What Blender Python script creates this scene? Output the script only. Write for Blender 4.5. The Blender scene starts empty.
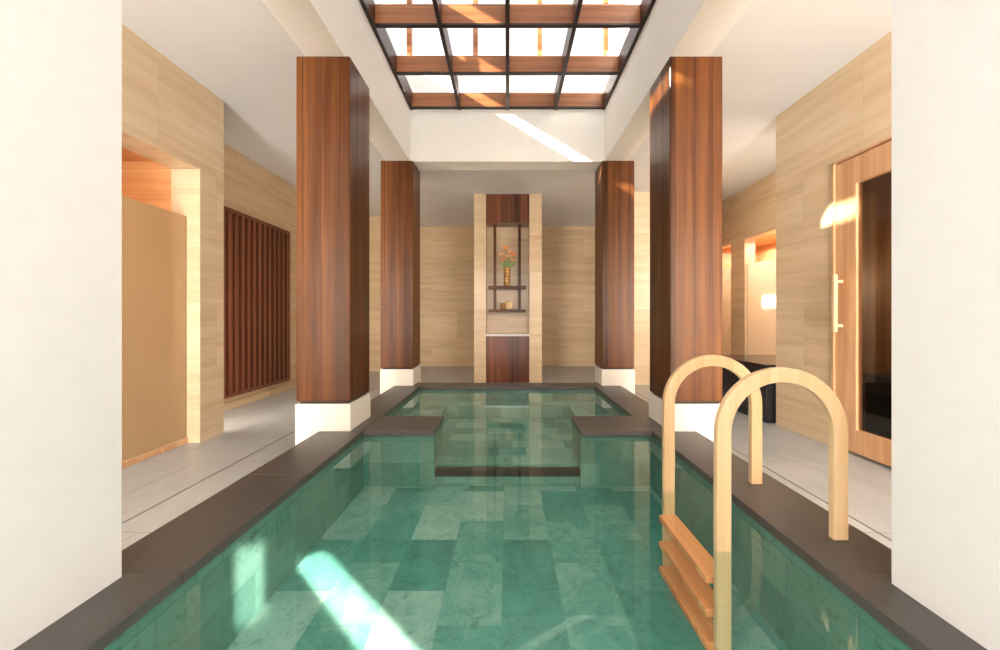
import bpy, bmesh, math, random
from mathutils import Vector, Matrix

# ------------------------------------------------------------------ camera, sky, sun, exposure
S = 0.85            # metres per survey unit
HD = 1.30           # camera height above the deck in survey units
C = bpy.context.scene.collection
def W(x, y, z): return Vector((S*x, S*y, S*(z+HD)))

scn = bpy.context.scene
cam_d = bpy.data.cameras.new('camera'); cam = bpy.data.objects.new('camera', cam_d); C.objects.link(cam)
cam.location = W(0, 0, 0); cam.rotation_euler = (math.pi/2, 0, 0)
cam_d.sensor_width = 36; cam_d.lens = 36*0.370
cam_d.shift_x = -0.0075; cam_d.shift_y = -0.0075
cam_d.clip_start = 0.02
scn.camera = cam
scn.view_settings.view_transform = 'Standard'; scn.view_settings.look = 'None'
scn.view_settings.gamma = 1; scn.view_settings.exposure = 0.5
scn.view_settings.use_curve_mapping = False

world = bpy.data.worlds.new('sky'); scn.world = world; world.use_nodes = True
bg = world.node_tree.nodes['Background']
bg.inputs[0].default_value = (0.97, 0.985, 1.0, 1); bg.inputs[1].default_value = 1.25

def lamp(name, kind, loc, direction, energy, color=(1, 1, 1), size=None, size_y=None, angle=None, spread=None, spot=None):
    d = bpy.data.lights.new(name, kind); o = bpy.data.objects.new(name, d); C.objects.link(o)
    o.location = loc
    o.rotation_euler = Vector(direction).to_track_quat('-Z', 'Y').to_euler()
    d.energy = energy; d.color = color
    if kind == 'AREA':
        d.shape = 'RECTANGLE'; d.size = size; d.size_y = size_y or size
        if spread: d.spread = spread
    if angle is not None: d.angle = angle
    if kind == 'SPOT': d.spot_size = spot; d.spot_blend = .1; d.shadow_soft_size = size
    return o
lamp('sun', 'SUN', (0, 0, 12), (1, .42, -.60), 26, (1, .93, .82), angle=.022)
# fill lamps added at the closed end of the room behind the camera
lamp('fill_pool_end', 'AREA', W(0, -1.5, .55), (0, 1, .06), 50, (1, .98, .965), 2.6, 2.6)
lamp('fill_aisle_left', 'AREA', W(-2.3, -1.4, .3), (-.22, 1, 0.0), 175, (1, .97, .94), 1.1, 2.4)
lamp('fill_aisle_right', 'AREA', W(2.3, -1.4, .3), (.34, 1, 0.0), 225, (1, .97, .94), 1.1, 2.4)
# added fill lamps, hidden behind the columns and in both aisle recesses
for sx in (-1, 1):
    lamp('column_fill_near', 'AREA', W(sx*1.65, 3.80, .75), (sx*.15, 1, .12), 7, (1, .90, .78), .34, 2.2)
    lamp('column_fill_far', 'AREA', W(sx*1.63, 5.95, .75), (-sx*.35, 1, .35), 8, (1, .88, .74), .34, 2.2)
# two narrow lamps added to put the bright patches into the pool
def beam(name, target, d, w, h, e):
    d = Vector(d).normalized(); o = Vector(target) - d*2.6
    l = lamp(name, 'AREA', W(*o), d, e, (1, .74, .66), w*S, h*S, spread=math.radians(2)); return l
beam('added_patch_beam', (-.80, 1.93, -1.52), (-.46, .43, -.78), .17, .95, 2.6)
beam('added_patch_beam', (-1.285, 1.85, -1.33), (-.62, .30, -.70), .18, .26, .5)
lamp('recess_fill_left', 'AREA', W(-3.55, 4.22, -.1), (.15, 1, 0), 17, (1, .88, .74), .5, 2.0)  # recess fills, added out of view to lift the far aisles
lamp('recess_fill_right', 'AREA', W(3.90, 4.53, .9), (-.2, 1, 0), 22, (1, .88, .74), .6, 1.8)

# ------------------------------------------------------------------ materials
class NT:
    def __init__(s, name):
        s.m = bpy.data.materials.new(name); s.m.use_nodes = True
        s.t = s.m.node_tree; s.t.nodes.clear()
        s.out = s.n('ShaderNodeOutputMaterial')
    def n(s, typ, **kw):
        nd = s.t.nodes.new(typ)
        for k, v in kw.items():
            if isinstance(k, str) and hasattr(nd, k): setattr(nd, k, v)
            else: nd.inputs[k].default_value = v
        return nd
    def l(s, a, b): s.t.links.new(a, b)
    def coords(s, kind, scale):
        tc = s.n('ShaderNodeTexCoord'); mp = s.n('ShaderNodeMapping')
        mp.inputs['Scale'].default_value = scale
        s.l(tc.outputs[kind], mp.inputs[0]); return mp.outputs[0]
    def noise(s, vec, scale, detail=6, rough=.6, dist=0.0):
        n = s.n('ShaderNodeTexNoise'); n.inputs['Scale'].default_value = scale
        n.inputs['Detail'].default_value = detail; n.inputs['Roughness'].default_value = rough
        n.inputs['Distortion'].default_value = dist
        s.l(vec, n.inputs['Vector']); return n.outputs['Fac']
    def ramp(s, fac, stops):
        r = s.n('ShaderNodeValToRGB'); e = r.color_ramp.elements
        while len(e) > 1: e.remove(e[-1])
        e[0].position = stops[0][0]; e[0].color = (*stops[0][1], 1)
        for p, c in stops[1:]:
            q = e.new(p); q.color = (*c, 1)
        s.l(fac, r.inputs[0]); return r.outputs[0]
    def mix(s, fac, a, b, mode='MIX'):
        m = s.n('ShaderNodeMix', data_type='RGBA', blend_type=mode)
        for v, i in ((fac, 0), (a, 6), (b, 7)):
            if hasattr(v, 'links'): s.l(v, m.inputs[i])
            else: m.inputs[i].default_value = v if i == 0 else (*v, 1)
        return m.outputs[2]
    def math(s, op, a, b=0.0):
        m = s.n('ShaderNodeMath', operation=op)
        for v, i in ((a, 0), (b, 1)):
            if hasattr(v, 'links'): s.l(v, m.inputs[i])
            else: m.inputs[i].default_value = v
        return m.outputs[0]
    def bsdf(s, col, rough=.5, bump=None, bstr=.2, bdist=.01, metallic=0, spec=.5, coat=0):
        b = s.n('ShaderNodeBsdfPrincipled')
        if hasattr(col, 'links'): s.l(col, b.inputs['Base Color'])
        else: b.inputs['Base Color'].default_value = (*col, 1)
        if hasattr(rough, 'links'): s.l(rough, b.inputs['Roughness'])
        else: b.inputs['Roughness'].default_value = rough
        b.inputs['Metallic'].default_value = metallic
        b.inputs['Specular IOR Level'].default_value = spec
        b.inputs['Coat Weight'].default_value = coat
        if bump is not None:
            n = s.n('ShaderNodeBump'); n.inputs['Strength'].default_value = bstr; n.inputs['Distance'].default_value = bdist
            s.l(bump, n.inputs['Height']); s.l(n.outputs[0], b.inputs['Normal'])
        s.l(b.outputs[0], s.out.inputs[0]); return b

def brick(s, vec, w, h, mortar, c1=(0, 0, 0), c2=(1, 1, 1), cm=(0, 0, 0), offset=.5, bias=0):
    b = s.n('ShaderNodeTexBrick'); b.offset = offset; b.squash = 1
    b.inputs['Scale'].default_value = 1; b.inputs['Brick Width'].default_value = w; b.inputs['Row Height'].default_value = h
    b.inputs['Mortar Size'].default_value = mortar; b.inputs['Mortar Smooth'].default_value = .1; b.inputs['Bias'].default_value = bias
    b.inputs['Color1'].default_value = (*c1, 1); b.inputs['Color2'].default_value = (*c2, 1); b.inputs['Mortar'].default_value = (*cm, 1)
    s.l(vec, b.inputs['Vector']); return b

def m_plain(name, col, rough=.5, metallic=0, bump=0):
    s = NT(name); v = s.coords('Object', (1, 1, 1)); f = s.noise(v, 14, 4)
    c = s.mix(f, tuple(k*.96 for k in col), tuple(min(1, k*1.04) for k in col))
    s.bsdf(c, rough, f if bump else None, bump, metallic=metallic); return s.m

def m_travertine(name, lo, mid, hi, rough=.24):
    s = NT(name)
    b = brick(s, s.coords('UV', (1, 1, 1)), 1.15, .62, .002)
    add = s.n('ShaderNodeVectorMath', operation='MULTIPLY_ADD')
    s.l(b.outputs['Color'], add.inputs[0]); add.inputs[1].default_value = (6, 9, 3)
    s.l(s.coords('UV', (.5, 7, 1)), add.inputs[2])
    f1 = s.noise(add.outputs[0], 1.6, 5, .55, .15)
    f2 = s.noise(s.coords('UV', (1.2, 60, 1)), 2.0, 4, .6, .05)
    off = s.math('MULTIPLY', b.outputs['Color'], .14)
    f = s.math('ADD', s.math('MULTIPLY', f1, .62), s.math('MULTIPLY', f2, .38))
    f = s.math('SUBTRACT', s.math('ADD', f, off), .07)
    c = s.ramp(f, [(.30, lo), (.5, mid), (.70, hi)])
    c = s.mix(s.math('MULTIPLY', b.outputs['Fac'], .14), c, tuple(k*.72 for k in lo))
    s.bsdf(c, rough, f2, .04, .003); return s.m

def m_wood(name, lo, mid, hi, axis='v', rough=.33, plank=.12, coat=0, seam=.5, spec=.5):
    s = NT(name)
    a = (11, .35, 1) if axis == 'v' else (.35, 11, 1)
    bvec = s.coords('UV', (1, 1, 1))
    if axis == 'v':
        mp = s.n('ShaderNodeMapping'); mp.inputs['Rotation'].default_value = (0, 0, math.pi/2)
        s.l(bvec, mp.inputs[0]); bvec = mp.outputs[0]
    b = brick(s, bvec, 30.0, plank, .0016, offset=.37)
    # shift the grain from plank to plank
    uvn = s.coords('UV', a)
    add = s.n('ShaderNodeVectorMath', operation='MULTIPLY_ADD')
    s.l(b.outputs['Color'], add.inputs[0]); add.inputs[1].default_value = (7, 7, 3); s.l(uvn, add.inputs[2])
    f1 = s.noise(add.outputs[0], 1.0, 5, .55, .4)
    f2 = s.noise(add.outputs[0], 6.0, 4, .6, .3)
    f = s.math('ADD', s.math('MULTIPLY', f1, .75), s.math('MULTIPLY', f2, .25))
    f = s.math('SUBTRACT', s.math('ADD', f, s.math('MULTIPLY', b.outputs['Color'], .22)), .11)
    c = s.ramp(f, [(.30, lo), (.5, mid), (.72, hi)])
    c = s.mix(s.math('MULTIPLY', b.outputs['Fac'], seam), c, tuple(k*.25 for k in lo))
    s.bsdf(c, rough, f, .06, .003, coat=coat, spec=spec); return s.m

def m_tiles(name, w, h, mortar, lo, mid, hi, grout, rough=.35, marble=.5, mscale=5, off=.5, seed=0, axes=(1, 1), rot=0):
    s = NT(name)
    mp = s.n('ShaderNodeTexCoord'); mpp = s.n('ShaderNodeMapping'); mpp.inputs['Location'].default_value = (seed, seed*1.7, 0); mpp.inputs['Rotation'].default_value = (0, 0, rot)
    s.l(mp.outputs['UV'], mpp.inputs[0]); uv = mpp.outputs[0]
    b = brick(s, uv, w, h, mortar, offset=off)
    add = s.n('ShaderNodeVectorMath', operation='MULTIPLY_ADD')
    s.l(b.outputs['Color'], add.inputs[0]); add.inputs[1].default_value = (9, 5, 3)
    s.l(s.coords('UV', (axes[0], axes[1], 1)), add.inputs[2])
    f = s.noise(add.outputs[0], mscale, 9, .68, .9)
    g = s.math('ADD', s.math('MULTIPLY', f, marble), s.math('MULTIPLY', b.outputs['Color'], 1-marble))
    c = s.ramp(g, [(.12, lo), (.45, mid), (.85, hi)])
    c = s.mix(s.math('MULTIPLY', b.outputs['Fac'], .6), c, grout)
    if marble < 1:   # dark mineral veins and pale clouding in the green stone
        v = s.noise(s.coords('UV', (1, 1, 1)), 17, 8, .7, 1.6)
        k = s.ramp(v, [(.36, (.50, .62, .60)), (.47, (1, 1, 1)), (.60, (1, 1, 1)), (.75, (1.0, 1.0, 1.0))])
        c = s.mix(.8, c, s.mix(1.0, c, k, 'MULTIPLY'))
    s.bsdf(c, rough, f, .08, .004); return s.m

def m_ceiling():
    s = NT('ceiling_plaster'); v = s.coords('Object', (1, 1, 1)); f = s.noise(v, 2, 3)
    c = s.mix(f, (.68, .67, .655), (.73, .72, .705))
    w = s.n('ShaderNodeTexWave'); w.wave_type = 'BANDS'; w.bands_direction = 'Y'; w.inputs['Scale'].default_value = 2.6
    w.inputs['Distortion'].default_value = 0
    s.l(v, w.inputs['Vector'])
    r = s.ramp(w.outputs['Fac'], [(0.0, (0, 0, 0)), (.06, (1, 1, 1)), (1, (1, 1, 1))])
    c = s.mix(.97, s.mix(1.0, c, r, 'MULTIPLY'), c)
    s.bsdf(c, .55); return s.m

def m_see_through(name, tint, ior, rough=0.0, bump=None, gloss=(1, 1, 1)):
    s = NT(name)
    tr = s.n('ShaderNodeBsdfTransparent'); tr.inputs[0].default_value = (*tint, 1)
    gl = s.n('ShaderNodeBsdfGlossy'); gl.inputs['Roughness'].default_value = rough; gl.inputs[0].default_value = (*gloss, 1)
    fr = s.n('ShaderNodeFresnel'); ge = s.n('ShaderNodeNewGeometry')
    # a thin pane reflects the same from both sides
    s.l(s.math('ADD', s.math('MULTIPLY', ge.outputs['Backfacing'], 1/ior-ior), ior), fr.inputs[0])
    if bump:
        f = s.noise(s.coords('Object', (1, 1, 1)), bump[0], 3, .5, .3)
        bn = s.n('ShaderNodeBump'); bn.inputs['Strength'].default_value = bump[1]; bn.inputs['Distance'].default_value = .02
        s.l(f, bn.inputs['Height']); s.l(bn.outputs[0], gl.inputs['Normal']); s.l(bn.outputs[0], fr.inputs['Normal'])
    mx = s.n('ShaderNodeMixShader'); s.l(fr.outputs[0], mx.inputs[0]); s.l(tr.outputs[0], mx.inputs[1]); s.l(gl.outputs[0], mx.inputs[2])
    s.l(mx.outputs[0], s.out.inputs[0]); return s.m

def m_frosted(name, col, see=.25):
    s = NT(name)
    tl = s.n('ShaderNodeBsdfTranslucent'); tl.inputs[0].default_value = (*col, 1)
    df = s.n('ShaderNodeBsdfDiffuse'); df.inputs[0].default_value = (*col, 1)
    tr = s.n('ShaderNodeBsdfTransparent'); tr.inputs[0].default_value = (*[k**.5 for k in col], 1)
    gl = s.n('ShaderNodeBsdfGlossy'); gl.inputs['Roughness'].default_value = .12
    a = s.n('ShaderNodeMixShader'); a.inputs[0].default_value = .45; s.l(tl.outputs[0], a.inputs[1]); s.l(df.outputs[0], a.inputs[2])
    b = s.n('ShaderNodeMixShader'); b.inputs[0].default_value = see; s.l(a.outputs[0], b.inputs[1]); s.l(tr.outputs[0], b.inputs[2])
    fr = s.n('ShaderNodeFresnel'); ge = s.n('ShaderNodeNewGeometry')
    s.l(s.math('ADD', s.math('MULTIPLY', ge.outputs['Backfacing'], 1/1.45-1.45), 1.45), fr.inputs[0])
    c = s.n('ShaderNodeMixShader'); s.l(fr.outputs[0], c.inputs[0]); s.l(b.outputs[0], c.inputs[1]); s.l(gl.outputs[0], c.inputs[2])
    s.l(c.outputs[0], s.out.inputs[0]); return s.m

M = {}
M['white'] = m_plain('white_plaster', (.80, .785, .765), .6)
M['well'] = m_plain('cream_plaster', (.88, .85, .80), .6)
M['ceiling'] = m_ceiling()
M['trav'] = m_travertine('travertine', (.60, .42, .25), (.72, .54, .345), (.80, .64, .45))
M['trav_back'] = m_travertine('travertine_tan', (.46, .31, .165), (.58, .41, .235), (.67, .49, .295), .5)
M['plinth'] = m_plain('cream_stone', (.84, .79, .70), .5)
M['wood'] = m_wood('dark_teak', (.036, .010, .002), (.112, .034, .008), (.22, .078, .018), 'v', .30, plank=.14, spec=.3)
M['bead'] = m_plain('dark_bead', (.022, .008, .006), .4)
M['wood_dark'] = m_wood('rafter_teak', (.03, .009, .004), (.075, .02, .008), (.14, .04, .015), 'h', .4, plank=.3)
M['wood_h'] = m_wood('teak_beam', (.20, .06, .015), (.42, .15, .045), (.62, .27, .09), 'h', .42, plank=.3)
M['wood_red'] = m_wood('red_teak', (.06, .018, .008), (.16, .048, .020), (.28, .09, .036), 'v', .3, plank=.11)
M['slat'] = m_wood('slat_wood', (.10, .030, .014), (.20, .065, .032), (.29, .105, .05), 'v', .35, plank=.5)
M['pale_wood'] = m_wood('pale_ash_wood', (.58, .35, .17), (.71, .48, .26), (.80, .59, .36), 'v', .35, plank=.5, seam=0)
M['tread_wood'] = m_wood('tread_wood', (.66, .20, .07), (.86, .34, .14), (.95, .50, .26), 'v', .35, plank=.5, seam=0)
M['door_wood'] = m_wood('cedar_wood', (.55, .27, .12), (.72, .42, .22), (.82, .54, .32), 'v', .36, plank=.35, seam=0)
M['alcove_wood'] = m_wood('amber_wood', (.60, .25, .09), (.74, .37, .15), (.84, .50, .24), 'h', .35, plank=.22, seam=.3)
M['sauna_wood'] = m_wood('sauna_panelling', (.10, .045, .02), (.20, .10, .05), (.30, .17, .09), 'v', .4, plank=.085)
M['coping'] = m_tiles('dark_basalt', 40, 40, 0.0, (.046, .041, .037), (.070, .062, .055), (.098, .088, .079), (.03, .03, .03), .42, marble=1, mscale=2.2)
M['deck'] = m_tiles('grey_deck_tile', .95, .95, .003, (.27, .275, .265), (.38, .385, .375), (.48, .485, .475), (.13, .12, .11), .34, marble=1, mscale=2.0, off=.5, axes=(2, .8))
M['pool'] = m_tiles('green_stone_floor', .40, .27, .0013, (.026, .15, .125), (.080, .27, .225), (.36, .50, .43), (.10, .26, .20), .4, marble=.62, mscale=6, seed=3.35, rot=math.pi/2)
M['pool_wall'] = m_tiles('green_stone_wall', .30, .17, .002, (.04, .15, .12), (.10, .26, .215), (.21, .38, .32), (.06, .17, .13), .4, marble=.6, mscale=3, seed=8)
M['spa'] = m_tiles('green_stone_spa', .24, .20, .0015, (.035, .16, .13), (.10, .29, .24), (.30, .46, .39), (.06, .18, .14), .4, marble=.5, mscale=3, seed=5)
M['black_stone'] = m_plain('black_stone', (.012, .014, .014), .4)
M['dark'] = m_plain('black_lacquer', (.012, .012, .014), .15)
M['groove'] = m_plain('drain_shadow', (.15, .145, .14), .7)
M['water'] = m_see_through('pool_water', (.90, .975, .945), 1.33, 0.0, (1.6, .006))
M['glass'] = m_see_through('clear_glass', (.97, .98, .98), 1.45)
M['smoked'] = m_see_through('smoked_glass', (.72, .68, .64), 1.5)
M['frost'] = m_frosted('frosted_glass_amber', (.82, .67, .42), .18)
M['frost_pale'] = m_frosted('frosted_glass_pale', (.95, .90, .76), .12)
M['steel'] = m_plain('brushed_steel', (.5, .48, .45), .25, 1)
M['ledge'] = m_plain('white_stone_ledge', (.80, .76, .72), .3)
M['brass'] = m_plain('bronze_weave', (.50, .33, .12), .35, .4)
M['petal'] = m_plain('orange_petal', (.82, .30, .10), .5)
M['petal2'] = m_plain('coral_petal', (.88, .48, .24), .5)
M['leaf'] = m_plain('green_leaf', (.20, .34, .10), .5)
M['wax'] = m_plain('cream_wax', (.86, .62, .33), .4)
M['amber'] = m_plain('amber_ceramic', (.42, .22, .08), .3)

# ------------------------------------------------------------------ mesh helpers
class MB:
    """collects shapes in survey units, links them as one mesh object"""
    def __init__(s): s.bm = bmesh.new()
    def box(s, x0, x1, y0, y1, z0, z1):
        vs = [s.bm.verts.new(W(x, y, z)) for z in (z0, z1) for y in (y0, y1) for x in (x0, x1)]
        for f in ((0, 2, 3, 1), (4, 5, 7, 6), (0, 1, 5, 4), (2, 6, 7, 3), (0, 4, 6, 2), (1, 3, 7, 5)):
            s.bm.faces.new([vs[i] for i in f])
        return s
    def quad(s, *pts):
        s.bm.faces.new([s.bm.verts.new(W(*p)) for p in pts]); return s
    def lathe(s, x, y, prof, n=20):
        rings = []
        for r, z in prof:
            rings.append([s.bm.verts.new(W(x + r*math.cos(2*math.pi*i/n), y + r*math.sin(2*math.pi*i/n), z)) for i in range(n)])
        for a, b in zip(rings, rings[1:]):
            for i in range(n): s.bm.faces.new([a[i], a[(i+1) % n], b[(i+1) % n], b[i]])
        s.bm.faces.new(rings[0][::-1]); s.bm.faces.new(rings[-1]); return s
    def tube(s, pts, r, n=8):
        pts = [Vector(p) for p in pts]; rings = []
        for i, p in enumerate(pts):
            t = (pts[min(i+1, len(pts)-1)] - pts[max(i-1, 0)]).normalized()
            u = t.cross(Vector((0, 1, 0)));
            if u.length < .01: u = t.cross(Vector((1, 0, 0)))
            u.normalize(); v = t.cross(u)
            rings.append([s.bm.verts.new(W(*(p + r*(u*math.cos(2*math.pi*k/n) + v*math.sin(2*math.pi*k/n))))) for k in range(n)])
        for a, b in zip(rings, rings[1:]):
            for i in range(n): s.bm.faces.new([a[i], a[(i+1) % n], b[(i+1) % n], b[i]])
        s.bm.faces.new(rings[0][::-1]); s.bm.faces.new(rings[-1]); return s
    def band(s, path, hw, y0, y1):
        """rectangular section swept along a path in the x-z plane"""
        rings = []
        for i, p in enumerate(path):
            a = Vector(path[max(i-1, 0)]); b = Vector(path[min(i+1, len(path)-1)])
            t = (b-a).normalized(); nrm = Vector((-t.y, t.x))
            rings.append([s.bm.verts.new(W(p[0]+sg*hw*nrm.x, yy, p[1]+sg*hw*nrm.y)) for sg, yy in ((-1, y0), (1, y0), (1, y1), (-1, y1))])
        for a, b in zip(rings, rings[1:]):
            for i in range(4): s.bm.faces.new([a[i], a[(i+1) % 4], b[(i+1) % 4], b[i]])
        s.bm.faces.new(rings[0][::-1]); s.bm.faces.new(rings[-1]); return s
    def petal(s, c, d, l, w):
        c = Vector(c); d = Vector(d).normalized(); u = d.cross(Vector((0, 1, .2))).normalized(); v = d.cross(u)
        st = [(0, .15), (.35, .9), (.7, .8), (1, .05)]; rings = []
        for t, k in st:
            rings.append([s.bm.verts.new(W(*(c + d*l*t + u*w*k*math.cos(a) + v*w*k*.35*math.sin(a)))) for a in (0, 1.05, 2.1, 3.14, 4.19, 5.24)])
        for a, b in zip(rings, rings[1:]):
            for i in range(6): s.bm.faces.new([a[i], a[(i+1) % 6], b[(i+1) % 6], b[i]])
        s.bm.faces.new(rings[0][::-1]); s.bm.faces.new(rings[-1]); return s
    def build(s, name, mat, parent=None, bevel=0, smooth=False, **props):
        bmesh.ops.recalc_face_normals(s.bm, faces=s.bm.faces)
        uvl = s.bm.loops.layers.uv.new('uv')
        for f in s.bm.faces:
            n = f.normal; ax = max(range(3), key=lambda i: abs(n[i]))
            for lp in f.loops:
                c = lp.vert.co
                lp[uvl].uv = (c.y, c.z) if ax == 0 else (c.x, c.z) if ax == 1 else (c.x, c.y)
            f.smooth = smooth
        vs = [v.co for v in s.bm.verts]
        if parent is not None: org = origin(parent)
        else:
            lo = [min(v[i] for v in vs) for i in range(3)]; hi = [max(v[i] for v in vs) for i in range(3)]
            org = Vector(((lo[0]+hi[0])/2, (lo[1]+hi[1])/2, lo[2]))
        for v in s.bm.verts: v.co = v.co - org
        me = bpy.data.meshes.new(name); s.bm.to_mesh(me); s.bm.free(); me.materials.append(M[mat])
        o = bpy.data.objects.new(name, me); C.objects.link(o)
        if parent is not None: o.parent = parent
        else: o.location = org
        if bevel:
            b = o.modifiers.new('bevel', 'BEVEL'); b.width = bevel; b.segments = 3; b.limit_method = 'ANGLE'; b.harden_normals = False
        for k, v in props.items(): o[k] = v
        return o
def origin(o):
    p = Vector(o.location)
    return p if o.parent is None else p + origin(o.parent)
def B(x0, x1, y0, y1, z0, z1): return MB().box(x0, x1, y0, y1, z0, z1)
def struct(name, mb, mat, label=None, **kw):
    o = mb.build(name, mat, **kw); o['kind'] = 'structure'
    if label: o['label'] = label
    return o
def thing(name, loc, label, cat, group=None, kind=None):
    o = bpy.data.objects.new(name, None); C.objects.link(o); o.location = W(*loc); o.empty_display_size = .1
    o['label'] = label
    if kind: o['kind'] = kind
    else: o['category'] = cat
    if group: o['group'] = group
    return o
def tag(o, label, cat, group=None):
    o['label'] = label; o['category'] = cat
    if group: o['group'] = group
    return o

# ------------------------------------------------------------------ measured planes (survey units, z from camera height)
FL = -HD; CL = 2.43; BM = 2.31; WELL = 3.08
XL, XR = -3.19, 3.25           # near aisle walls
XL2, XR2 = -3.95, 4.46         # recessed aisle walls
YB = 9.89                      # back wall
YE = -1.6                      # rear end of the modelled room
PI_ = 1.285                    # pool half width
CO = 1.66                      # outer edge of the coping
WZ = -1.048                    # water level
PF = -1.52                     # pool floor
CP = -1.0                      # coping top

# ------------------------------------------------------------------ floor
fb = MB()
fb.box(-5.6, -CO+.03, YE, YB+.3, FL-.25, FL)
fb.box(CO-.03, 6.2, YE, YB+.3, FL-.25, FL)
fb.box(-CO+.03, CO-.03, 5.65, YB+.3, FL-.25, FL)
fb.box(-CO+.03, CO-.03, YE, -1.25, FL-.25, FL)
struct('floor', fb, 'deck', 'grey stone tile deck around the pool')
d = MB(); d.box(-2.44, -2.425, YE, 8.8, FL, FL+.0015); struct('trim_1', d, 'groove', 'thin drain line in the deck left of the pool')
d = MB(); d.box(2.23, 2.245, YE, 7.0, FL, FL+.0015); struct('trim_2', d, 'groove', 'thin drain line in the deck right of the pool')

# ------------------------------------------------------------------ ceiling, beams, light well
cb = MB(); T = .12
cb.box(-1.79, 1.79, YE, -.3, CL, CL+T)
cb.box(-5.6, -1.79, YE, YB+.3, CL, CL+T); cb.box(1.79, 6.2, YE, YB+.3, CL, CL+T)
cb.box(-1.79, 1.79, 5.80, YB+.3, CL, CL+T)
struct('ceiling', cb, 'ceiling', 'pale ceiling over the aisles and the far end')
Y0 = .05
struct('trim_3', B(-1.79, -1.44, Y0-.35, 5.80, BM, WELL+.04), 'well', 'cream beam and light well side on the left')
struct('trim_4', B(1.44, 1.79, Y0-.35, 5.80, BM, WELL+.04), 'well', 'cream beam and light well side on the right')
struct('trim_5', B(-1.44, 1.44, 5.48, 5.80, BM, WELL+.04), 'well', 'cream far side of the light well')
struct('trim_6', B(-1.44, 1.44, Y0-.35, Y0, BM, WELL+.04), 'well', 'cream near side of the light well')

# skylight: timber grid with glazed lantern on top
sk = thing('window_1', (0, 2.75, WELL), 'timber grid skylight with a glazed lantern above the pool', None, kind='structure')
GT = WELL + .225
for i in range(8):
    y = 5.455 - i*.768
    y1 = min(y+.02, 5.478)
    c_ = B(-1.40, 1.40, y-.02, y1, WELL+.02, GT).build('crossbeam', 'wood_h', sk, bevel=.003)
    B(-1.40, 1.40, y-.024, y1, WELL, WELL+.02).build('glazing_bead', 'bead', c_)
for i in range(5):
    x = -1.42 + i*.71
    c_ = B(x-.018, x+.018, Y0, 5.478, WELL+.01, GT+.02).build('rafter', 'wood_dark', sk, bevel=.003)
    B(x-.022, x+.022, Y0, 5.478, WELL-.008, WELL+.009).build('glazing_bead', 'bead', c_)
B(-1.44, 1.44, Y0, 5.48, GT+.022, GT+.032).build('pane', 'glass', sk)
LT = 4.95
up = MB(); up.box(-1.6, 1.6, 5.50, 5.62, WELL+.04, 3.86); up.box(-1.79, -1.50, Y0, 5.5, WELL+.04, 3.75); up.box(-1.62, -1.50, Y0, 5.5, 4.03, 5.05); up.box(1.46, 1.79, Y0, 5.5, WELL+.04, 3.86)
up.build('upstand', 'white', sk)
for x in (-1.47, -.48, .48, 1.47):
    B(x-.035, x+.035, 5.52, 5.60, 3.86, LT).build('post', 'wood_h', sk, bevel=.003)
for y in (4.2, 2.8, 1.4):
    for x in (-1.56, 1.50):
        B(x-.03, x+.03, y-.03, y+.03, 3.75 if x < 0 else 3.86, 4.03 if x < 0 else LT).build('post', 'wood_h', sk, bevel=.003)
B(-1.56, 1.56, 5.50, 5.62, LT, LT+.1).build('head_rail', 'white', sk)
B(-1.44, 1.44, 5.555, 5.565, 3.86, LT).build('pane', 'glass', sk)

# ------------------------------------------------------------------ walls
# left aisle
wl = MB()
wl.box(XL-.30, XL, 3.84, 4.16, FL, CL)               # jamb pier
wl.box(XL-.30, XL, YE, 3.84, 1.54, CL)               # above the opening
wl.box(XL-.30, XL, YE, .6, FL, 1.54)
wl.box(XL2-.3, XL-.30, 3.98, 4.16, FL, CL)
struct('wall_left', wl, 'trav', 'pale travertine wall with a tall opening')
struct('wall_left_far', B(XL2-.15, XL2, 4.16, 8.95, FL, CL), 'trav', 'travertine wall behind the slatted screen')
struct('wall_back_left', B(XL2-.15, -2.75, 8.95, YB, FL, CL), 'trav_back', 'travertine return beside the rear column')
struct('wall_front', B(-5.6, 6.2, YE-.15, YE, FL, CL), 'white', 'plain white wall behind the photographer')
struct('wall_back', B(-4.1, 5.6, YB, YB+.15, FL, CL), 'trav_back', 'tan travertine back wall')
struct('baseboard_left', B(XL2, XL2+.03, 4.17, 8.9, FL, FL+.10), 'trav', 'low stone skirting under the slatted screen')
# alcove behind the left opening
al = MB()
al.box(-5.0, -4.9, .6, 3.84, FL, 1.7); al.box(-5.0, XL-.30, 3.84, 3.9, FL, 1.7)
al.box(-5.0, XL-.30, .6, 3.84, 1.62, 1.7); al.box(-5.0, XL-.30, .54, .6, FL, 1.7)
struct('wall_alcove', al, 'alcove_wood', 'amber wood lining inside the left alcove')
lamp('alcove_fill_left', 'AREA', W(-4.2, 2.1, 1.5), (0.1, 0, -1), 14, (1, .76, .48), .5, 1.4)  # warm fill added inside the left alcove
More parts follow.
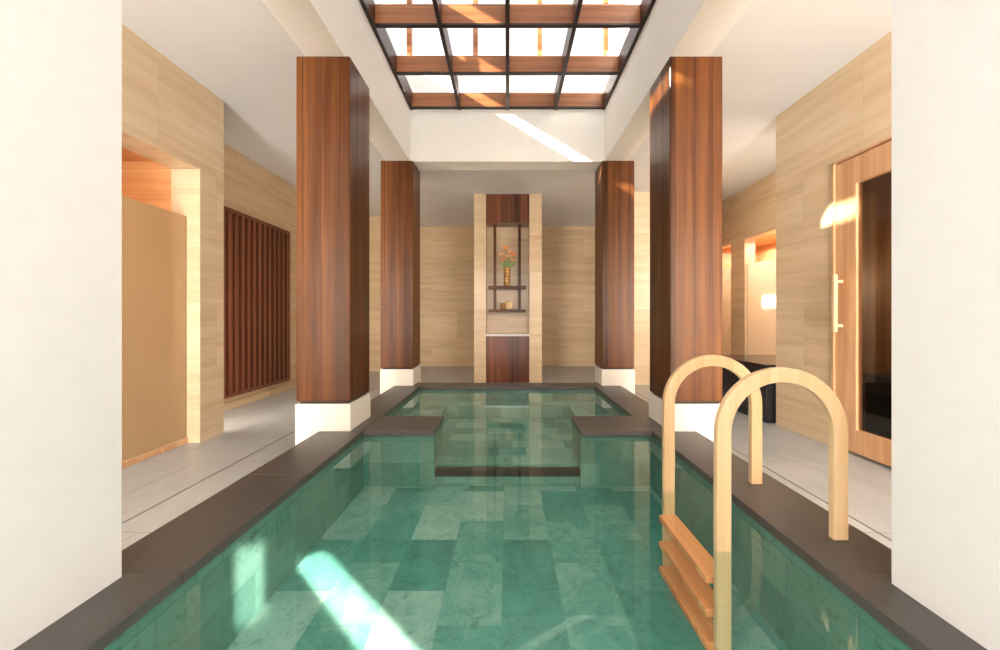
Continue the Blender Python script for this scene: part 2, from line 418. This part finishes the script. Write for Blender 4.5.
# right aisle
wr = MB()
wr.box(XR, XR+.25, 3.70, 4.48, FL, CL)
wr.box(XR, XR+.25, YE, 3.70, 1.53, CL)
wr.box(XR, XR+.25, YE, 2.60, FL, 1.53)
struct('wall_right', wr, 'trav', 'polished travertine wall around the sauna door')
wf = MB()
wf.box(XR2, XR2+.2, 4.48, 9.0, 1.47, CL)
wf.box(XR2, XR2+.2, 4.48, 5.5, FL, 1.47); wf.box(XR2, XR2+.2, 6.96, 7.38, FL, 1.47); wf.box(XR2, XR2+.2, 8.1, 9.0, FL, 1.47)
wf.box(XR+.25, XR2, 4.36, 4.48, FL, CL)
struct('wall_right_far', wf, 'trav', 'travertine wall with two lit openings')
struct('wall_back_right', B(2.45, 4.0, 7.15, 8.1, FL, CL), 'trav', 'travertine block beside the right rear column')
ar = MB()
ar.box(5.5, 5.6, 5.4, 8.2, FL, 1.6); ar.box(XR2+.2, 5.5, 5.4, 5.46, FL, 1.6); ar.box(XR2+.2, 5.5, 8.14, 8.2, FL, 1.6); ar.box(XR2+.2, 5.5, 5.4, 8.2, 1.54, 1.6)
struct('wall_alcove_right', ar, 'alcove_wood', 'amber wood lining behind the right openings')
lamp('alcove_fill_right', 'AREA', W(5.1, 6.7, 1.45), (0, 0, -1), 30, (1, .95, .84), .4, 2.0)  # pale fill added behind the right openings
# white piers at the near corners of the pool
struct('wall_front_left', B(-1.97, -1.488, -1.0, 1.427, CP, BM), 'white', 'white plaster pier at the left edge')
struct('wall_front_right', B(1.445, 1.93, -1.0, 1.392, CP, BM), 'white', 'white plaster pier at the right edge')

# ------------------------------------------------------------------ frosted screens
def frosted(loc, x, ya, yb, ztop, label, mat, rail, group=None):
    t = thing('frosted_glass_screen', loc, label, 'glass screen', group)
    B(x-.012, x+.012, ya, yb, FL+.055, ztop).build('glass_pane', mat, t)
    B(x-.03, x+.03, ya, yb, FL, FL+.055).build('bottom_rail', rail, t, bevel=.003)
    return t
frosted((-3.34, 2.2, FL), -3.34, .62, 3.84, 1.05, 'tall amber frosted glass screen in the left alcove opening', 'frost', 'door_wood')
frosted((XR2+.06, 6.2, FL), XR2+.06, 5.5, 6.96, 1.00, 'wide pale frosted glass screen above the black bench on the right', 'frost_pale', 'door_wood')
frosted((XR2+.06, 7.7, FL), XR2+.06, 7.38, 8.1, 1.00, 'narrow pale frosted glass screen glimpsed beside the right front column', 'frost_pale', 'door_wood')

# ------------------------------------------------------------------ slatted screen
t = thing('slatted_screen', (XL2+.06, 5.6, -1.11), 'dark red timber screen of upright slats on the left wall', 'screen')
fr = MB(); xa, xb = XL2, XL2+.09
fr.box(xa, xb, 4.55, 6.58, 1.48, 1.525); fr.box(xa, xb, 4.55, 6.58, -1.115, -1.07)
fr.box(xa, xb, 6.54, 6.58, -1.07, 1.48); fr.box(xa, xb, 4.55, 4.59, -1.07, 1.48)
fr.build('frame', 'slat', t, bevel=.002)
B(xa, xa+.01, 4.59, 6.54, -1.07, 1.48).build('backing_board', 'black_stone', t)
sl = MB(); y = 4.66
while y < 6.50:
    sl.box(xa+.012, xb-.01, y, min(y+.062, 6.539), -1.07, 1.48); y += .122
sl.build('slats', 'slat', t)

# ------------------------------------------------------------------ sauna door and room
dr = thing('door_1', (XR+.02, 3.2, FL), 'pale cedar sauna door with tall smoked glass on the right', None, kind='structure')
ZT = 1.505; ZB = FL+.03; ya, yb = 2.64, 3.67
f = MB(); x0, x1 = XR+.005, XR+.065
f.box(x0, x1, yb-.215, yb, ZB, ZT); f.box(x0, x1, ya, ya+.215, ZB, ZT)
f.box(x0, x1, ya+.215, yb-.215, 1.257, ZT); f.box(x0, x1, ya+.215, yb-.215, ZB, -1.05)
f.build('door_frame', 'door_wood', dr, bevel=.004)
B(x0+.022, x0+.034, ya+.215, yb-.215, -1.05, 1.257).build('glass_pane', 'smoked', dr)
g = MB(); g.box(XR-.012, XR+.05, yb+.004, yb+.028, FL, ZT+.03); g.box(XR-.012, XR+.05, ya-.03, yb+.028, ZT+.012, ZT+.03)
g.build('door_lining', 'door_wood', dr)
h = MB(); yh = 3.60; h.box(XR-.085, XR-.05, yh-.017, yh+.017, -.14, .42)
for z in (-.08, .35): h.box(XR-.055, XR+.005, yh-.014, yh+.014, z-.014, z+.014)
h.build('door_handle', 'pale_wood', dr, bevel=.004)
sr = MB()
sr.box(XR+.25, 5.4, 4.2, 4.26, FL, 1.7); sr.box(5.34, 5.4, 1.0, 4.2, FL, 1.7); sr.box(XR+.25, 5.4, 1.0, 4.26, 1.64, 1.7); sr.box(XR+.25, 5.4, .95, 1.0, FL, 1.7)
sr.box(XR+.25, XR+.27, 3.70, 4.2, FL, 1.64)
struct('wall_sauna', sr, 'sauna_wood', 'vertical board lining inside the sauna')
bn = thing('sauna_bench', (4.6, 3.0, FL), 'dark slatted bench seen through the sauna door glass', 'bench')
s_ = MB()
for k in range(4): s_.box(3.95+k*.22, 4.14+k*.22, 1.4, 4.16, -.66, -.62)
s_.build('seat', 'dark', bn)
B(3.97, 4.01, 1.5, 4.1, FL, -.66).build('front_panel', 'dark', bn)
lamp('sauna_fill', 'POINT', W(4.7, 3.2, .45), (0, 0, -1), 30, (1, .72, .42)).data.shadow_soft_size = .05  # fill added to brighten the sauna interior

# black bench in the right recess
bb = thing('black_bench', (3.75, 5.1, FL), 'glossy black low bench behind the handrails on the right', 'bench')
B(3.15, 4.40, 4.51, 5.70, FL+.05, -.61).build('body', 'dark', bb, bevel=.006)
B(3.13, 4.42, 4.495, 5.72, -.61, -.575).build('top', 'dark', bb, bevel=.006)
B(3.19, 4.36, 4.56, 5.66, FL, FL+.05).build('toe_kick', 'black_stone', bb)

# ------------------------------------------------------------------ timber columns
def column(xa, xb, ya, yb, ztop, zfoot, label):
    cx, cy = (xa+xb)/2, (ya+yb)/2
    t = thing('timber_column', (cx, cy, zfoot), label, 'column', 'timber clad columns at the corners of the two pools')
    B(xa, xb, ya, yb, zfoot, -.765).build('plinth', 'plinth', t, bevel=.004)
    B(xa+.03, xb-.03, ya+.03, yb-.03, -.765, -.745).build('shadow_gap', 'black_stone', t)
    B(xa+.006, xb-.006, ya+.004, yb-.006, -.745, ztop-.0).build('cladding', 'wood', t, bevel=.010)
for sx in (-1, 1):
    side = 'left' if sx < 0 else 'right'
    a, b = sorted((sx*1.385, sx*1.875)) if sx < 0 else (1.428, 1.908)
    column(a, b, 3.262, 3.745, BM, FL, f'large near dark teak column on a cream plinth at the {side} of the water')
    a, b = sorted((sx*1.385, sx*1.875))
    column(a, b, 5.44, 5.90, BM, FL, f'smaller far dark teak column on a cream plinth at the {side} of the niche')

# ------------------------------------------------------------------ pool
pool = thing('swimming_pool', (0, 1.2, PF-.1), 'green stone plunge pool with dark basalt coping in the foreground', 'pool')
YN = -1.25
pf = B(-PI_-.1, PI_+.1, YN-.1, 3.34, PF-.1, PF); pf.build('basin_floor', 'pool', pool)
pw = MB()
pw.box(-PI_-.12, -PI_, YN, 3.34, PF, CP-.045); pw.box(PI_, PI_+.12, YN, 3.34, PF, CP-.045)
pw.box(-PI_-.1, PI_+.1, YN-.12, YN, PF, CP-.045)
pw.box(-PI_, -.655, 3.30, 3.42, PF, CP-.045); pw.box(.655, PI_, 3.30, 3.42, PF, CP-.045)
pw.box(-.655, .655, 3.34, 3.44, PF, -1.43)
pw.build('basin_wall', 'pool_wall', pool)
def slabs(parent, xa, xb, ya, yb, n, along='y'):
    for i in range(n):
        if along == 'y': q = (xa, xb, ya+(yb-ya)*i/n+.001, ya+(yb-ya)*(i+1)/n-.001)
        else: q = (xa+(xb-xa)*i/n+.001, xa+(xb-xa)*(i+1)/n-.001, ya, yb)
        B(*q, CP-.048, CP).build('coping_slab', 'coping', parent, bevel=.004)
for sx in (-1, 1):
    a, b = sorted((sx*(PI_-.012), sx*CO))
    slabs(pool, a, b, YN, 3.255, 5)
for sx in (-1, 1):   # coping foundations above the deck
    a, b = sorted((sx*(PI_+.12), sx*(CO-.02)))
    B(a, b, YN, 3.25, FL, CP-.048).build('coping_base', 'coping', pool)
B(-1.2, 1.2, YN-.34, YN-.001, CP-.048, CP).build('coping_slab', 'coping', pool, bevel=.004)

spa = thing('spa_pool', (0, 4.5, PF), 'square raised spa pool with basalt coping beyond the main pool', 'pool')
sw = MB(); SF = -1.37; SB = -1.20
sw.box(-PI_-.1, -PI_, 3.42, 5.40, SF-.1, CP-.048); sw.box(PI_, PI_+.1, 3.42, 5.40, SF-.1, CP-.048)
sw.box(-PI_, PI_, 5.36, 5.46, SF-.1, CP-.048)
sw.box(-.80, -.655, 3.421, 3.74, SF, CP-.048); sw.box(.655, .80, 3.421, 3.74, SF, CP-.048)
sw.box(-PI_, -.80, 3.66, 3.74, SF, CP-.048); sw.box(.80, PI_, 3.66, 3.74, SF, CP-.048)
sw.build('basin_wall', 'pool_wall', spa)
B(-PI_, PI_, 3.441, 5.36, SF-.1, SF).build('basin_floor', 'spa', spa)
be = MB()
be.box(-PI_, -.83, 3.74, 5.36, SF, SB); be.box(.83, PI_, 3.74, 5.36, SF, SB); be.box(-.83, .83, 5.02, 5.36, SF, SB)
be.build('underwater_bench', 'spa', spa, bevel=.01)
B(-.655, .655, 3.325, 3.40, -1.43, -1.375).build('step_nosing', 'black_stone', spa)
slabs(spa, -PI_+.001, -.645, 3.262, 3.755, 1, 'x'); slabs(spa, .645, PI_-.001, 3.262, 3.755, 1, 'x')
for sx in (-1, 1):
    a, b = sorted((sx*(PI_+.001), sx*1.384)) if sx < 0 else (PI_+.001, 1.427)
    B(a, b, 3.258, 3.75, CP-.048, CP).build('coping_slab', 'coping', spa)
    a, b = sorted((sx*(PI_-.012), sx*CO))
    slabs(spa, a, b, 3.757, 5.435, 2)
    a, b = sorted((sx*(PI_-.012), sx*1.384))
    B(a, b, 5.437, 5.68, CP-.048, CP).build('coping_slab', 'coping', spa)
slabs(spa, -PI_+.015, PI_-.015, 5.345, 5.68, 3, 'x')
for sx in (-1, 1):
    a, b = sorted((sx*(PI_+.1), sx*(CO-.02)))
    B(a, b, 3.76, 5.43, FL, CP-.048).build('coping_base', 'coping', spa)
B(-1.37, 1.37, 5.46, 5.66, FL, CP-.048).build('coping_base', 'coping', spa)

w = MB()
w.quad((-PI_, YN, WZ), (PI_, YN, WZ), (PI_, 3.30, WZ), (-PI_, 3.30, WZ))
w.quad((-.655, 3.30, WZ), (.655, 3.30, WZ), (.655, 3.74, WZ), (-.655, 3.74, WZ))
w.quad((-PI_, 3.74, WZ), (PI_, 3.74, WZ), (PI_, 5.36, WZ), (-PI_, 5.36, WZ))
bmesh.ops.remove_doubles(w.bm, verts=w.bm.verts, dist=1e-4)
wo = w.build('pool_water', 'water'); wo['kind'] = 'stuff'; wo['label'] = 'still clear green water filling the plunge pool and the spa'; wo['category'] = 'water'

# ------------------------------------------------------------------ pool ladder
ld = thing('pool_ladder', (1.0, 1.94, PF), 'pale timber pool ladder with two arched handrails and submerged treads', 'ladder')
def rail(y0):
    r = .262; cx = 1.2325; zc = -.520; path = [(cx-r, PF+.001), (cx-r, -1.0), (cx-r, zc-.01)]
    for k in range(25):
        a = math.pi - math.pi*k/24; path.append((cx+r*math.cos(a), zc+r*math.sin(a)))
    path += [(cx+r, zc-.01), (cx+r, CP+.001)]
    return MB().band(path, .033, y0, y0+.032)
for y0 in (1.655, 2.215): rail(y0).build('handrail', 'pale_wood', ld, bevel=.004)
for z in (-1.18, -1.335, -1.485):
    B(.905, 1.010, 1.688, 2.214, z-.034, z).build('tread', 'tread_wood', ld, bevel=.003)

# ------------------------------------------------------------------ display niche
px = 7.26/370
def NX(p): return (p-507.8)*px
def NZ(p): return (317.5-p)*px
ni = thing('display_niche', (0, 7.45, FL), 'freestanding travertine niche with dark red timber panels at the far end', 'niche')
YF = 7.26
xa, xb, xc, xd = NX(474.3), NX(486.3), NX(529.6), NX(542.2)
B(xa, xb, YF, YF+.5, FL, CL-.002).build('pilaster', 'trav', ni, bevel=.003)
B(xc, xd, YF, YF+.5, FL, CL-.002).build('pilaster', 'trav', ni, bevel=.003)
B(xb, xc, YF+.36, YF+.5, FL, CL-.002).build('back_panel', 'trav', ni)
B(xb, xc, YF+.02, YF+.359, NZ(222.5), CL-.002).build('header_panel', 'wood_red', ni)
B(xb, xc, YF-.015, YF+.359, NZ(336.2), NZ(334)).build('ledge', 'ledge', ni, bevel=.002)
cbn = B(xb, xc, YF+.02, YF+.359, FL, NZ(336.2)); cbn.build('lower_cabinet', 'wood_red', ni)
# hanging shelf unit
hs = thing('hanging_shelf', (0, YF+.2, NZ(313)), 'two brown shelves hung on thin rods inside the niche', 'shelf')
k = (YF+.18)/YF
for p in (495.2, 519.8):
    B(NX(p)*k-.028, NX(p)*k+.028, YF+.16, YF+.19, NZ(312)*k, NZ(222.5)).build('rod', 'wood', hs)
ZS1, ZS2 = NZ(286.3)*k, NZ(309.6)*k
for z in (ZS1, ZS2):
    B(NX(489)*k, NX(525.8)*k, YF+.05, YF+.34, z-.055, z).build('shelf', 'wood', hs, bevel=.004)
# vase of flowers
yv = YF+.12
vz = thing('vase', (NX(507.2), yv, ZS1), 'slim woven bronze vase on the upper niche shelf', 'vase')
MB().lathe(NX(507.2), yv, [(.052, ZS1), (.060, ZS1+.03), (.056, ZS1+.18), (.064, ZS1+.35), (.068, ZS1+.37), (.060, ZS1+.37), (.05, ZS1+.33)]).build('body', 'brass', vz, smooth=True)
for q in range(5):
    z = ZS1+.05+q*.062
    MB().lathe(NX(507.2), yv, [(.060, z), (.068, z+.008), (.068, z+.02), (.060, z+.028)]).build('ring', 'wood_h', vz)
fl = thing('flower_arrangement', (NX(507.2), yv, ZS1+.35), 'orange and coral blossoms with green leaves standing in the vase', 'flowers')
random.seed(4)
tips = [(-.10, .26), (-.03, .38), (.06, .30), (.13, .25), (.02, .22), (-.07, .16), (.10, .15)]
for i, (dx, dz) in enumerate(tips):
    b0 = (NX(507.2)+dx*.15, yv, ZS1+.35); tp = (NX(507.2)+dx, yv+random.uniform(-.05, .05), ZS1+.35+dz)
    mid = ((b0[0]+tp[0])/2+dx*.1, yv, (b0[2]+tp[2])/2+.03)
    st = MB().tube([b0, mid, tp], .005, 5).build('stem', 'leaf', fl)
    bl = MB()
    for q in range(6):
        a = q*1.047; bl.petal(tp, (math.cos(a)*.9+dx*2, math.sin(a)*.6, .7+.3*math.sin(a*2)), .085, .022)
    bl.build('blossom', 'petal' if i % 2 else 'petal2', fl)
lf = MB()
for dx, dz in ((-.12, .12), (.13, .12), (.03, .16), (-.04, .2), (.08, .08)):
    lf.petal((NX(507.2)+dx*.2, yv, ZS1+.35), (dx, 0, dz), .2, .022)
lf.build('leaves', 'leaf', fl)
c1 = MB().lathe(NX(509.3), YF+.13, [(.06, ZS2), (.078, ZS2+.02), (.078, ZS2+.15), (.07, ZS2+.165), (.06, ZS2+.16)], 20).build('candle_jar', 'wax', smooth=True)
tag(c1, 'cream round candle jar on the lower niche shelf', 'candle')
c2 = MB().lathe(NX(503.6), YF+.18, [(.045, ZS2), (.055, ZS2+.02), (.055, ZS2+.12), (.045, ZS2+.13)], 20).build('tea_cup', 'amber', smooth=True)
tag(c2, 'small brown cup left of the candle on the lower niche shelf', 'cup')
